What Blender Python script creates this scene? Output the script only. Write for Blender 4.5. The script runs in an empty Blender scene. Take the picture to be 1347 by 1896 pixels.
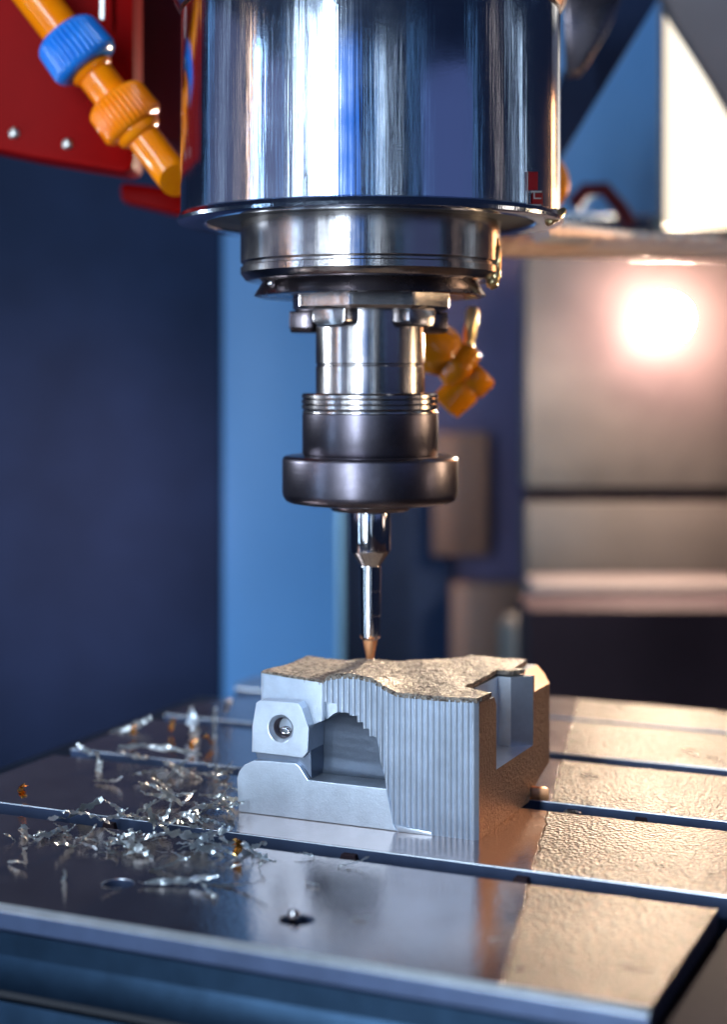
import bpy, bmesh, math, random
from mathutils import Vector, Matrix, noise
random.seed(7)
R = math.radians
# ---------------------------------------------------------------- units
# U : one design unit = 0.2 mm.  Camera 3000 units (0.6 m) in front of the spindle axis.
S = 0.0002
F = 3000.0
HX, HY = 673.5, 700.0
def P(px, py, d):
    return Vector(((px-HX)*d/F, d-F, (HY-py)*d/F))

# ---------------------------------------------------------------- camera
sc = bpy.context.scene
cam_d = bpy.data.cameras.new('camera')
cam = bpy.data.objects.new('camera', cam_d)
sc.collection.objects.link(cam)
cam.location = (0, -F*S, 0)
cam.rotation_euler = (R(90), 0, 0)
cam_d.sensor_fit = 'VERTICAL'
cam_d.sensor_height = 36; cam_d.sensor_width = 36
cam_d.lens = 36*F/1896
cam_d.shift_y = -(948-HY)/1896
cam_d.clip_start = 0.01; cam_d.clip_end = 50
cam_d.dof.use_dof = True
cam_d.dof.focus_distance = 2720*S
cam_d.dof.aperture_fstop = 5.6
sc.camera = cam
# ---------------------------------------------------------------- world, light, exposure
w = bpy.data.worlds.new('World'); sc.world = w; w.use_nodes = True
bg = w.node_tree.nodes['Background']
bg.inputs[0].default_value = (0.10, 0.17, 0.42, 1); bg.inputs[1].default_value = 0.08
sc.view_settings.view_transform = 'Standard'; sc.view_settings.look = 'None'
sc.view_settings.exposure = 0; sc.view_settings.gamma = 1
sc.cycles.max_bounces = 6; sc.cycles.sample_clamp_indirect = 3
sc.cycles.caustics_reflective = False; sc.cycles.caustics_refractive = False

def area(name, pos, target, sx, sy, radiance, color):
    """area lamp, size in units, given by its radiance"""
    ld = bpy.data.lights.new(name, 'AREA'); ld.shape = 'RECTANGLE'
    ld.size = sx*S; ld.size_y = sy*S
    ld.energy = radiance*math.pi*ld.size*ld.size_y
    ld.color = color
    o = bpy.data.objects.new(name, ld); sc.collection.objects.link(o)
    pos = Vector(pos); o.location = pos*S
    o.rotation_euler = (Vector(target)-pos).to_track_quat('-Z', 'Y').to_euler()
    return o
def ring_light(name, az, r, width, z0, z1, rad, color):
    """tall off-camera light standing at azimuth az (deg, 0 = towards the camera, minus = left) round the spindle"""
    a = R(az); x, y = r*math.sin(a), -r*math.cos(a); zc = (z0+z1)/2
    area(name, (x, y, zc), (0, 0, zc), width, z1-z0, rad, color)
WHT = (0.68, 0.84, 1.0); BLU = (0.03, 0.25, 1.0); CYA = (0.25, 0.55, 1.0)
ring_light('tube_lamp_key', -24.5, 5200, 230, -1900, 3400, 78, WHT)
ring_light('tube_lamp', -33, 5300, 80, -1900, 3400, 24, WHT)
ring_light('tube_lamp_b', -41, 5300, 80, -1900, 3400, 22, WHT)
ring_light('tube_lamp_c', -67, 5000, 90, -1900, 2600, 30, (0.45,0.7,1))
ring_light('tube_lamp_d', 2, 5600, 50, -1500, 3000, 5, CYA)
ring_light('tube_lamp_e', 6, 5600, 90, -1500, 3000, 7, WHT)
ring_light('tube_lamp_f', 14.5, 5400, 35, 0, 3000, 5, WHT)
ring_light('tube_lamp_g', 97, 3600, 60, 300, 2000, 5, WHT)
ring_light('tube_lamp_h', -108, 3300, 50, 200, 2000, 3, CYA)
ring_light('blue_panel_lamp', -13, 5400, 1100, -200, 3000, 1.0, BLU)
ring_light('haze_panel_lamp', -58, 5400, 2300, -700, 2600, 0.30, (0.5, 0.55, 0.9))  # added dim panels, give the housing its grey blue reflection
ring_light('grey_blue_fill_b', -92, 4600, 2400, -300, 2600, 0.20, (0.5, 0.55, 0.9))
for az_, w_, ra_, c_ in ((-82, 22, 4, (1, 0.75, 0.5)), (-96, 26, 4, WHT), (-52, 24, 4, CYA), (-44, 30, 8, WHT), (24, 22, 4, CYA), (31, 40, 1.5, CYA), (62, 25, 3, CYA), (78, 25, 4, (1, 0.8, 0.7)), (90, 40, 3, WHT)):
    ring_light('thin_streak_light', az_, 4900, w_, 0, 3000, ra_, c_)  # added thin strips that draw fine streaks on the housing
ring_light('navy_fill', 45, 5400, 3000, 0, 2600, 0.24, (0.30, 0.42, 1.0))  # added panel, lifts the dark right half of the housing

# ---------------------------------------------------------------- helpers
COL = sc.collection
def setp(o, label=None, cat=None, group=None, kind=None):
    if label: o['label'] = label
    if cat: o['category'] = cat
    if group: o['group'] = group
    if kind: o['kind'] = kind
    return o
ORG = {}
def empty(name, loc, label, cat, group=None):
    o = bpy.data.objects.new(name, None); COL.objects.link(o)
    o.empty_display_size = 0.01
    o.location = Vector(loc)*S; ORG[o] = Vector(loc)
    return setp(o, label, cat, group)
def obj(name, bm, mat, parent=None, smooth=None, origin=None, bevel=0):
    """bm in world units -> mesh object (real metres), child of parent"""
    if bevel:
        es = [e for e in bm.edges if len(e.link_faces) == 2 and e.calc_face_angle(0) > 0.5]
        bmesh.ops.bevel(bm, geom=es, offset=bevel, segments=2, affect='EDGES', profile=0.5)
    if parent is None:
        org = Vector(origin) if origin is not None else Vector((0, 0, 0))
    else:
        org = ORG[parent]
    bmesh.ops.recalc_face_normals(bm, faces=bm.faces)
    bmesh.ops.translate(bm, verts=bm.verts, vec=-org)
    bmesh.ops.scale(bm, verts=bm.verts, vec=(S, S, S))
    me = bpy.data.meshes.new(name); bm.to_mesh(me); bm.free()
    me.materials.append(mat)
    o = bpy.data.objects.new(name, me); COL.objects.link(o)
    ORG[o] = org
    if parent is None:
        o.location = org*S
    else:
        o.parent = parent
    if smooth is not None:
        for p in me.polygons: p.use_smooth = True
        me.set_sharp_from_angle(angle=R(smooth))
    return o
def box(bm, c, s, M=None):
    r = bmesh.ops.create_cube(bm, size=1)
    vs = r['verts']
    bmesh.ops.scale(bm, verts=vs, vec=s)
    bmesh.ops.translate(bm, verts=vs, vec=c)
    if M is not None: bmesh.ops.transform(bm, matrix=M, verts=vs)
    return vs
def prism(pts, fn0, fn1):
    """polygon pts, mapped by fn0(p) and fn1(p) to the two caps"""
    bm = bmesh.new()
    a = [bm.verts.new(fn0(p)) for p in pts]; b = [bm.verts.new(fn1(p)) for p in pts]
    n = len(pts)
    bm.faces.new(a); bm.faces.new(list(reversed(b)))
    for i in range(n):
        bm.faces.new((a[i], b[i], b[(i+1) % n], a[(i+1) % n]))
    bmesh.ops.recalc_face_normals(bm, faces=bm.faces)
    return bm
def lathe(prof, segs=96, M=None, rmod=None, bm=None, caps=True):
    """prof: list of (r, z) ; rmod(r,z,theta)->r"""
    bm = bm or bmesh.new()
    rings = []
    for r, z in prof:
        ring = []
        for i in range(segs):
            t = 2*math.pi*i/segs
            rr = rmod(r, z, t) if rmod else r
            v = Vector((rr*math.cos(t), rr*math.sin(t), z))
            ring.append(bm.verts.new(M @ v if M is not None else v))
        rings.append(ring)
    for a, b in zip(rings, rings[1:]):
        for i in range(segs):
            j = (i+1) % segs
            bm.faces.new((a[i], a[j], b[j], b[i]))
    if caps:
        if prof[0][0] > 0: bm.faces.new(list(reversed(rings[0])))
        if prof[-1][0] > 0: bm.faces.new(rings[-1])
        bmesh.ops.recalc_face_normals(bm, faces=bm.faces)
    return bm
def frame_z(p, d):
    """matrix with local Z along d at p"""
    q = Vector(d).to_track_quat('Z', 'Y')
    return Matrix.Translation(p) @ q.to_matrix().to_4x4()
def tube(pts, r, segs=12, bm=None, twist=None):
    bm = bm or bmesh.new(); rings = []
    n = len(pts)
    for k, p in enumerate(pts):
        d = (pts[min(k+1, n-1)]-pts[max(k-1, 0)]).normalized()
        M = frame_z(p, d)
        rad = r(k/(n-1)) if callable(r) else r
        ring = []
        for i in range(segs):
            t = 2*math.pi*i/segs
            rr = rad*(twist(k, t) if twist else 1)
            ring.append(bm.verts.new(M @ Vector((rr*math.cos(t), rr*math.sin(t), 0))))
        rings.append(ring)
    for a, b in zip(rings, rings[1:]):
        for i in range(segs):
            j = (i+1) % segs
            bm.faces.new((a[i], a[j], b[j], b[i]))
    bm.faces.new(list(reversed(rings[0]))); bm.faces.new(rings[-1])
    return bm
def boolean(a, cutters, op='DIFFERENCE'):
    """a, cutters: bmeshes (world units). returns bmesh"""
    def tmp(bm):
        me = bpy.data.meshes.new('tmp'); bm.to_mesh(me); bm.free()
        o = bpy.data.objects.new('tmp', me); COL.objects.link(o); return o
    o = tmp(a); cs = []
    for c in cutters:
        opx = op
        if isinstance(c, tuple): c, opx = c
        co = tmp(c); cs.append(co)
        m = o.modifiers.new('b', 'BOOLEAN'); m.operation = opx; m.solver = 'EXACT'; m.object = co
    dg = bpy.context.evaluated_depsgraph_get(); dg.update()
    me = bpy.data.meshes.new_from_object(o.evaluated_get(dg))
    bm = bmesh.new(); bm.from_mesh(me)
    for x in [o]+cs:
        md = x.data; bpy.data.objects.remove(x); bpy.data.meshes.remove(md)
    bpy.data.meshes.remove(me)
    return bm

# ---------------------------------------------------------------- materials
def mat(name, color, rough=0.4, metal=0.0, emit=None, estr=0, coat=0, sss=0, trans=0, spec=0.5):
    m = bpy.data.materials.new(name); m.use_nodes = True
    b = m.node_tree.nodes['Principled BSDF']
    b.inputs['Base Color'].default_value = (*color, 1)
    b.inputs['Roughness'].default_value = rough
    b.inputs['Metallic'].default_value = metal
    b.inputs['Coat Weight'].default_value = coat
    b.inputs['Coat Roughness'].default_value = 0.08
    b.inputs['Specular IOR Level'].default_value = spec
    if trans: b.inputs['Transmission Weight'].default_value = trans
    if emit:
        b.inputs['Emission Color'].default_value = (*emit, 1)
        b.inputs['Emission Strength'].default_value = estr
    return m
def N(m, t, **kw):
    n = m.node_tree.nodes.new(t)
    for k, v in kw.items(): setattr(n, k, v)
    return n
def L(m, a, b): m.node_tree.links.new(a, b)
def bsdf(m): return m.node_tree.nodes['Principled BSDF']
def coords(m, scale, kind='Object'):
    tc = N(m, 'ShaderNodeTexCoord'); mp = N(m, 'ShaderNodeMapping')
    mp.inputs['Scale'].default_value = scale
    L(m, tc.outputs[kind], mp.inputs['Vector']); return mp.outputs[0]
def noise_tex(m, vec, scale, detail=3, rough=0.55, dist=0):
    n = N(m, 'ShaderNodeTexNoise'); n.inputs['Scale'].default_value = scale
    n.inputs['Detail'].default_value = detail; n.inputs['Roughness'].default_value = rough
    n.inputs['Distortion'].default_value = dist
    L(m, vec, n.inputs['Vector']); return n
def ramp(m, fac, stops):
    r = N(m, 'ShaderNodeValToRGB'); L(m, fac, r.inputs[0])
    e = r.color_ramp.elements
    e[0].position = stops[0][0]; e[0].color = (*stops[0][1], 1)
    e[1].position = stops[-1][0]; e[1].color = (*stops[-1][1], 1)
    for p, c in stops[1:-1]:
        x = e.new(p); x.color = (*c, 1)
    return r.outputs[0]
def bump(m, h, strength, dist, prev=None):
    b = N(m, 'ShaderNodeBump'); b.inputs['Strength'].default_value = strength
    b.inputs['Distance'].default_value = dist
    L(m, h, b.inputs['Height'])
    if prev is not None: L(m, prev, b.inputs['Normal'])
    L(m, b.outputs[0], bsdf(m).inputs['Normal']); return b.outputs[0]

def turned(name, color, rough, streak, fine=1.0, along=4.0, spots=True):
    """polished round steel: relief that runs along the axis (local z), brushed grain, smudges"""
    m = mat(name, color, rough, 1.0)
    v = coords(m, (1, 1, 0.02))
    n = noise_tex(m, v, 380, 3, 0.65)
    n2 = noise_tex(m, v, 60, 2)
    a = N(m, 'ShaderNodeMath', operation='ADD'); L(m, n.outputs[0], a.inputs[0])
    ml = N(m, 'ShaderNodeMath', operation='MULTIPLY'); ml.inputs[1].default_value = along
    L(m, n2.outputs[0], ml.inputs[0]); L(m, ml.outputs[0], a.inputs[1])
    bp = bump(m, a.outputs[0], streak, 0.0006)
    v2 = coords(m, (1, 1, 1)); g = noise_tex(m, v2, 900, 3)
    bump(m, g.outputs[0], 0.04*fine, 0.0002, bp)
    sm = noise_tex(m, v2, 45, 4, 0.6)
    r = N(m, 'ShaderNodeMapRange'); r.inputs['From Min'].default_value = 0.35; r.inputs['From Max'].default_value = 0.7
    r.inputs['To Min'].default_value = rough*0.8; r.inputs['To Max'].default_value = rough*1.4
    L(m, sm.outputs[0], r.inputs[0]); L(m, r.outputs[0], bsdf(m).inputs['Roughness'])
    return m
M_CHROME = turned('polished_spindle_steel', (0.58, 0.65, 0.77), 0.13, 0.17, 1.0, 2.2)
M_STEEL = turned('worn_turned_steel', (0.44, 0.40, 0.39), 0.20, 0.12)
M_DARKST = turned('dark_holder_steel', (0.17, 0.14, 0.15), 0.26, 0.02, 1.0, 1.0)
M_TOOL = turned('ground_tool_steel', (0.66, 0.62, 0.62), 0.10, 0.006)
M_COPPER = mat('copper_tip', (1.0, 0.45, 0.20), 0.42, 0.8)
M_BURR = mat('brassy_burr', (0.85, 0.62, 0.30), 0.3, 1.0)
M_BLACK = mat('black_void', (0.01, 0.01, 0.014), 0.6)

def rings_mat(name, color, rough):
    m = mat(name, color, rough, 1.0)
    v = coords(m, (0.03, 0.03, 1)); n = noise_tex(m, v, 1500, 3)
    bump(m, n.outputs[0], 0.25, 0.0001)
    v2 = coords(m, (1, 1, 1)); s = noise_tex(m, v2, 60, 5, 0.7)
    c = ramp(m, s.outputs[0], [(0.3, tuple(x*0.75 for x in color)), (0.7, tuple(min(1, x*1.2) for x in color))])
    L(m, c, bsdf(m).inputs['Base Color'])
    return m
M_NUT = rings_mat('blued_nut_steel', (0.16, 0.14, 0.165), 0.33)

def table_mat():
    m = mat('oiled_ground_steel', (0.34, 0.29, 0.27), 0.2, 0.94)
    v = coords(m, (1, 1, 1))
    vd = N(m, 'ShaderNodeTexVoronoi'); vd.feature = 'SMOOTH_F1'; vd.inputs['Scale'].default_value = 700; vd.inputs['Smoothness'].default_value = 0.5
    wob = noise_tex(m, v, 300, 2)
    mx = N(m, 'ShaderNodeVectorMath', operation='MULTIPLY_ADD')
    L(m, wob.outputs['Color'], mx.inputs[0]); mx.inputs[1].default_value = (0.0007,)*3; L(m, v, mx.inputs[2])
    L(m, mx.outputs[0], vd.inputs['Vector'])
    n1 = noise_tex(m, v, 1100, 3, 0.6)
    # beaded coolant film; lit tan colour painted in, ending at the block's shadow edge
    sep = N(m, 'ShaderNodeSeparateXYZ'); L(m, v, sep.inputs[0])
    lit_film = N(m, 'ShaderNodeMapRange'); lit_film.interpolation_type = 'SMOOTHSTEP'
    lit_film.inputs['From Min'].default_value = 326*S; lit_film.inputs['From Max'].default_value = 332*S
    lit_film.inputs['To Min'].default_value = 0.012; lit_film.inputs['To Max'].default_value = 1
    # u, skewed to follow the block's shadow edge
    dt = N(m, 'ShaderNodeVectorMath', operation='DOT_PRODUCT'); dt.inputs[1].default_value = tuple(Vector((math.cos(R(24)), -math.sin(R(24)), 0))+0.24*Vector((math.sin(R(24)), math.cos(R(24)), 0)))
    L(m, v, dt.inputs[0])
    ed = noise_tex(m, v, 110, 4, 0.6)
    ea = N(m, 'ShaderNodeMath', operation='MULTIPLY_ADD'); ea.inputs[1].default_value = 18*S
    L(m, ed.outputs[0], ea.inputs[0]); L(m, dt.outputs['Value'], ea.inputs[2]); L(m, ea.outputs[0], lit_film.inputs[0])
    early = N(m, 'ShaderNodeMath', operation='MULTIPLY', use_clamp=True); early.inputs[1].default_value = 4
    L(m, lit_film.outputs[0], early.inputs[0])
    late = N(m, 'ShaderNodeMath', operation='POWER', use_clamp=True); late.inputs[1].default_value = 2.5
    L(m, lit_film.outputs[0], late.inputs[0])
    mm = N(m, 'ShaderNodeMath', operation='ADD'); L(m, vd.outputs['Distance'], mm.inputs[0]); L(m, n1.outputs[0], mm.inputs[1])
    mw = N(m, 'ShaderNodeMath', operation='MULTIPLY'); ms = N(m, 'ShaderNodeMath', operation='SUBTRACT'); ms.inputs[1].default_value = 0.9
    L(m, mm.outputs[0], ms.inputs[0]); L(m, ms.outputs[0], mw.inputs[0]); L(m, lit_film.outputs[0], mw.inputs[1])
    bp = bump(m, mm.outputs[0], 1.0, 0.0018)
    L(m, early.outputs[0], bp.node.inputs['Strength'])
    # grinding marks along the slots
    rot = N(m, 'ShaderNodeMapping'); rot.inputs['Rotation'].default_value = (0, 0, R(24)); rot.inputs['Scale'].default_value = (0.04, 1, 1)
    L(m, v, rot.inputs[0]); g = noise_tex(m, rot.outputs[0], 1800, 2)
    bump(m, g.outputs[0], 0.05, 0.0003, bp)
    s = noise_tex(m, v, 35, 5, 0.65)
    r = N(m, 'ShaderNodeMapRange'); r.inputs['From Min'].default_value = 0.3; r.inputs['From Max'].default_value = 0.7
    r.inputs['To Min'].default_value = 0.09; r.inputs['To Max'].default_value = 0.19
    L(m, s.outputs[0], r.inputs[0])
    ra = N(m, 'ShaderNodeMath', operation='MULTIPLY_ADD'); ra.inputs[1].default_value = 0.17
    L(m, late.outputs[0], ra.inputs[0]); L(m, r.outputs[0], ra.inputs[2]); L(m, ra.outputs[0], bsdf(m).inputs['Roughness'])
    me_ = N(m, 'ShaderNodeMath', operation='MULTIPLY_ADD'); me_.inputs[1].default_value = -0.38; me_.inputs[2].default_value = 0.96
    L(m, lit_film.outputs[0], me_.inputs[0]); L(m, me_.outputs[0], bsdf(m).inputs['Metallic'])
    c = ramp(m, s.outputs[0], [(0.3, (0.60, 0.47, 0.42)), (0.7, (0.74, 0.62, 0.57))])
    sp_ = ramp(m, mm.outputs[0], [(0.55, (0.42, 0.32, 0.24)), (0.76, (0.26, 0.185, 0.13)), (1.0, (0.07, 0.045, 0.03))])  # shade between the beads painted as dark speckle
    mc_ = N(m, 'ShaderNodeMix', data_type='RGBA', blend_type='MULTIPLY')
    L(m, early.outputs[0], mc_.inputs['Factor']); L(m, c, mc_.inputs['A']); L(m, sp_, mc_.inputs['B'])
    L(m, mc_.outputs['Result'], bsdf(m).inputs['Base Color'])
    return m
M_TABLE = table_mat()
M_BASE = rings_mat('blue_grey_bed_steel', (0.024, 0.048, 0.085), 0.42)

def alu_mat(name, color, rough, bs, metal=0.75, scale=900, dist=0.0004):
    m = mat(name, color, rough, metal)
    v = coords(m, (1, 1, 1)); n = noise_tex(m, v, scale, 4, 0.7); bump(m, n.outputs[0], bs, dist)
    s = noise_tex(m, v, 70, 5, 0.65)
    c = ramp(m, s.outputs[0], [(0.3, tuple(x*0.8 for x in color)), (0.7, tuple(min(1, x*1.08) for x in color))])
    L(m, c, bsdf(m).inputs['Base Color'])
    return m
M_ALU = alu_mat('machined_aluminium', (0.72, 0.79, 0.89), 0.32, 0.22, 0.75, 1500)
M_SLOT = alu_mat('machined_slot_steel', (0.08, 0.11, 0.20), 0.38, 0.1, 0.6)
M_EDGE_GLINT = alu_mat('chamfer_highlight_steel', (0.75, 0.80, 0.85), 0.3, 0.05, 0.85)  # edge highlight painted as a paler steel on the chamfers
M_ALU_SHADE = alu_mat('shaded_milled_aluminium', (0.26, 0.31, 0.40), 0.3, 0.08, 0.8)  # darker aluminium: shade of pocket and lug root put into the colour
def crust_mat():
    m = mat('rough_milled_crust', (0.6, 0.5, 0.4), 0.42, 0.25)
    v = coords(m, (1, 1, 1))
    n = noise_tex(m, v, 1000, 4, 0.75, 0.3); n2 = noise_tex(m, v, 620, 5, 0.8)
    bump(m, n.outputs[0], 1.0, 0.0026)
    c = ramp(m, n2.outputs[0], [(0.40, (0.08, 0.055, 0.045)), (0.52, (0.48, 0.39, 0.31)), (0.66, (0.72, 0.64, 0.55))])
    L(m, c, bsdf(m).inputs['Base Color'])
    return m
M_CRUST = crust_mat()

M_SIDE_WARM = alu_mat('rough_side_warm_bounce', (0.36, 0.28, 0.23), 0.36, 1.0, 0.7, 620, 0.0022)  # rough side face; warm bounce light put into the brown colour
def plastic(name, c, c2, rough=0.14):
    m = mat(name, c, rough, 0, spec=0.4)
    v = coords(m, (1, 1, 1)); n = noise_tex(m, v, 60, 4)
    L(m, ramp(m, n.outputs[0], [(0.3, c), (0.7, c2)]), bsdf(m).inputs['Base Color'])
    n3 = noise_tex(m, v, 500, 2); bump(m, n3.outputs[0], 0.05, 0.0002)
    bsdf(m).inputs['Subsurface Weight'].default_value = 0.0
    bsdf(m).inputs['Subsurface Radius'].default_value = (0.004, 0.002, 0.0005)
    return m
M_ORANGE = plastic('orange_hose_plastic', (0.90, 0.19, 0.001), (1.0, 0.28, 0.002))
M_AMBER = plastic('amber_nozzle_plastic', (0.90, 0.24, 0.004), (1.0, 0.36, 0.01))
M_BLUEP = plastic('blue_nut_plastic', (0.01, 0.14, 0.55), (0.02, 0.22, 0.7))
def paint(name, c, rough=0.45, var=0.15, spec=0.5):
    m = mat(name, c, rough, 0, spec=spec)
    v = coords(m, (1, 1, 1)); n = noise_tex(m, v, 9, 5, 0.6)
    L(m, ramp(m, n.outputs[0], [(0.3, tuple(x*(1-var) for x in c)), (0.7, tuple(min(1, x*(1+var)) for x in c))]), bsdf(m).inputs['Base Color'])
    return m
M_RED = paint('red_casting_paint', (0.23, 0.001, 0.0008), 0.5, 0.15, 0.05)
M_MAROON = paint('maroon_rubber_shaded_casting', (0.10, 0.012, 0.02), 0.6, 0.15, 0.2)
M_NAVY = paint('navy_wall_paint', (0.014, 0.026, 0.065), 0.7, 0.25, 0.15)
M_BLUE = paint('blue_column_paint', (0.10, 0.30, 0.62), 0.5, 0.05)
M_PURP = paint('violet_grey_paint', (0.10, 0.08, 0.17), 0.6, 0.2)
M_COVER = paint('dusky_cover_paint', (0.016, 0.024, 0.068), 0.8, 0.3, 0.15)
M_BEIGED = paint('dull_beige_paint', (0.11, 0.096, 0.086), 0.5, 0.2)
M_STRUT = paint('grey_brown_paint', (0.20, 0.17, 0.17), 0.6, 0.2)
M_BROWN = paint('brown_reflection_paint', (0.16, 0.08, 0.055), 0.5, 0.2)
M_BEIGE = paint('beige_panel_paint', (0.12, 0.106, 0.097), 0.5, 0.35)
M_DARKB = paint('dark_brown_box_paint', (0.035, 0.022, 0.028), 0.75, 0.2, 0.1)
M_SCREW = mat('screw_steel', (0.5, 0.47, 0.42), 0.3, 1.0)
M_CHIP = alu_mat('bright_chip_metal', (0.86, 0.93, 1.0), 0.28, 0.2, 0.85, 500)
M_CHIPG = alu_mat('golden_chip_metal', (0.95, 0.55, 0.15), 0.2, 0.25, 1.0, 500)
M_WINDOW = mat('lit_window_pane', (1, 0.9, 0.75), 0.5, emit=(1, 0.86, 0.66), estr=1.35)
M_LAMP = mat('lamp_lens', (1, 0.9, 0.8), 0.4, emit=(1, 0.80, 0.58), estr=1700)
M_STICK = mat('red_sticker', (0.55, 0.01, 0.03), 0.35)
M_STICKW = mat('white_sticker_line', (0.75, 0.78, 0.85), 0.4)
M_CABLE = mat('braided_steel_cable', (0.80, 0.80, 0.84), 0.35, 0.4)
M_CABLEW = mat('peach_lit_cable', (0.95, 0.66, 0.50), 0.4, 0.1)  # peach lamp light put into the cable colour

# ---------------------------------------------------------------- local frame of table and workpiece
TH = R(24)
UX = Vector((math.cos(TH), -math.sin(TH), 0)); VX = Vector((math.sin(TH), math.cos(TH), 0))
ZT = -754.0
def W(u, v, z): return UX*u + VX*v + Vector((0, 0, z))
def ground(px, py, z=ZT):
    d = -z*F/(py-HY); return P(px, py, d)
def uv_of(p): return p.dot(UX), p.dot(VX)
U0, V0 = -127.0, -255.0            # lower left front corner of the workpiece
def B(a, b, h): return W(U0+a, V0+b, ZT+h)
def front(px, py, b=0.0):          # picture point on the plane b -> (a, h)
    k = (px-HX)/F
    d = (V0+b + F*VX.y)/(k*VX.x + VX.y)
    p = P(px, py, d); return (uv_of(p)[0]-U0, p.z-ZT)
def rightp(px, py, a=444.0):       # picture point on the plane a -> (b, h)
    k = (px-HX)/F
    d = (U0+a + F*UX.y)/(k*UX.x + UX.y)
    p = P(px, py, d); return (uv_of(p)[1]-V0, p.z-ZT)

# ================================================================ SETTING: the machine interior
def slab(name, px0, px1, py0, py1, d, thick, m, label=None, cat=None, parent=None, bevel=0, kind=None):
    a = P(px0, py0, d); b = P(px1, py1, d)
    bm = bmesh.new()
    box(bm, ((a.x+b.x)/2, a.y+thick/2, (a.z+b.z)/2), (abs(b.x-a.x), thick, abs(a.z-b.z)))
    o = obj(name, bm, m, parent, bevel=bevel, smooth=40 if bevel else None, origin=(((a.x+b.x)/2, a.y+thick/2, min(a.z, b.z)) if parent is None else None))
    return setp(o, label, cat, None, kind)
slab('back_wall', -900, 2400, -900, 2600, 7400, 60, M_NAVY, kind='structure')
bm = bmesh.new(); box(bm, (0, 1500, -2300), (9000, 9500, 60))
setp(obj('floor', bm, M_NAVY), kind='structure')

slab('wall_panel', -600, 412, 150, 1900, 6300, 80, M_NAVY, 'dark navy wall panel filling the left background', 'wall panel', bevel=10)
t = empty('blue_column', P(520, 1500, 5600), 'bright blue upright column standing behind the tool', 'column')
a, b = P(412, -300, 5600), P(628, 1900, 5600)
bm = bmesh.new(); box(bm, ((a.x+b.x)/2, a.y+500, (a.z+b.z)/2), (b.x-a.x, 1000, a.z-b.z))
obj('column_face', bm, M_BLUE, t, bevel=14, smooth=40)
slab('violet_panel', 628, 975, 300, 1900, 6700, 60, M_PURP, 'violet grey panel between the blue column and the beige cabinet', 'wall panel', bevel=6)
slab('navy_panel', 600, 836, 860, 1900, 6600, 40, M_NAVY, 'dark navy panel right of the blue column, behind the cutter', 'wall panel', bevel=6)
slab('brown_reflection', 800, 905, 800, 1030, 6550, 60, M_BROWN, 'rust brown painted reflection high on the violet panel', 'plate', bevel=10)  # added slabs stand in for warm reflections on the panel
slab('brown_reflection', 835, 972, 1080, 1400, 6500, 90, M_BROWN, 'rust brown painted reflection low on the violet panel, above the block', 'box', bevel=10)
bm = lathe([(0.1, -40), (70, -30), (70, 160), (50, 200), (0.1, 215)], 32, frame_z(P(960, 1240, 6000), (0, 0, 1)))
setp(obj('knob', bm, M_BEIGE, smooth=50, origin=P(960, 1240, 6000)), 'pale rounded knob rising behind the right end of the block', 'knob')

t = empty('cabinet', P(1150, 1300, 6200), 'blurred beige cabinet with a dark seam on the right', 'cabinet')
slab('upper_door', 975, 1560, 470, 903, 6300, 200, M_BEIGE, parent=t, bevel=8)
slab('seam', 975, 1560, 903, 930, 6360, 100, M_DARKB, parent=t)
slab('lower_door', 975, 1560, 930, 1078, 6300, 200, M_BEIGED, parent=t, bevel=8)
slab('ledge', 985, 1560, 1080, 1125, 6000, 300, M_STRUT, parent=t, bevel=20)
slab('dark_box', 980, 1600, 1130, 1420, 5300, 400, M_DARKB, 'dark brown box behind the table on the right', 'box', bevel=12)

# lamp
lp = P(1237, 590, 5900)
t = empty('work_lamp', lp, 'glaring round work lamp shining from the right background', 'lamp')
Mx = frame_z(lp, (P(900, 1400, 3000)-lp))
bm = lathe([(0.1, 38), (30, 34), (60, 24), (78, 8), (82, -4)], 40, Mx, caps=False)
lens = obj('lens', bm, M_LAMP, t, smooth=60)
bm = lathe([(80, -3), (85, -1), (86, -8), (80, -24), (50, -60), (0.1, -66)], 40, Mx)
obj('lamp_housing', bm, M_DARKB, t, smooth=40)
ld = bpy.data.lights.new('added_halo', 'POINT'); ld.energy = 1.7; ld.color = (1, 0.58, 0.52); ld.shadow_soft_size = 40*S  # added point light that makes the halo behind the lamp
o = bpy.data.objects.new('added_halo', ld); COL.objects.link(o); o.location = P(1237, 585, 6100)*S

# lit window at the upper right and its frame
t = empty('lit_window', P(1290, 300, 5200), 'overexposed warm white window in the upper right corner', 'window')
slab('pane', 1232, 1650, -300, 420, 5200, 20, M_WINDOW, parent=t)
slab('frame', 1222, 1233, -300, 440, 5150, 120, M_BEIGE, parent=t, bevel=4)
slab('sill', 1180, 1650, 425, 470, 5050, 200, M_BEIGE, parent=t, bevel=12)
slab('blue_door', 1030, 1224, -300, 398, 5000, 80, M_BLUE, 'blue painted door panel right of the spindle housing', 'door panel', bevel=10)
bm = prism([(1205, -60), (1240, 22), (1322, 150), (1420, 320), (1600, 320), (1600, -60)], lambda p: P(p[0], p[1], 4300), lambda p: P(p[0], p[1], 4300)+Vector((0, 60, 0)))
setp(obj('corner_plate', bm, M_STRUT, bevel=10, smooth=40, origin=P(1400, 300, 4300)), 'grey brown slanted plate crossing the upper right corner', 'plate')
bm = prism([(1030, 200), (1030, 310), (1225, -10), (1150, -60), (1045, 130)], lambda p: P(p[0], p[1], 4200), lambda p: P(p[0], p[1], 4200)+Vector((0, 80, 0)))
setp(obj('gusset', bm, M_NAVY, origin=P(1080, 200, 4200), bevel=6, smooth=40), 'dark tapering gusset plate behind the housing at upper right', 'gusset')
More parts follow.
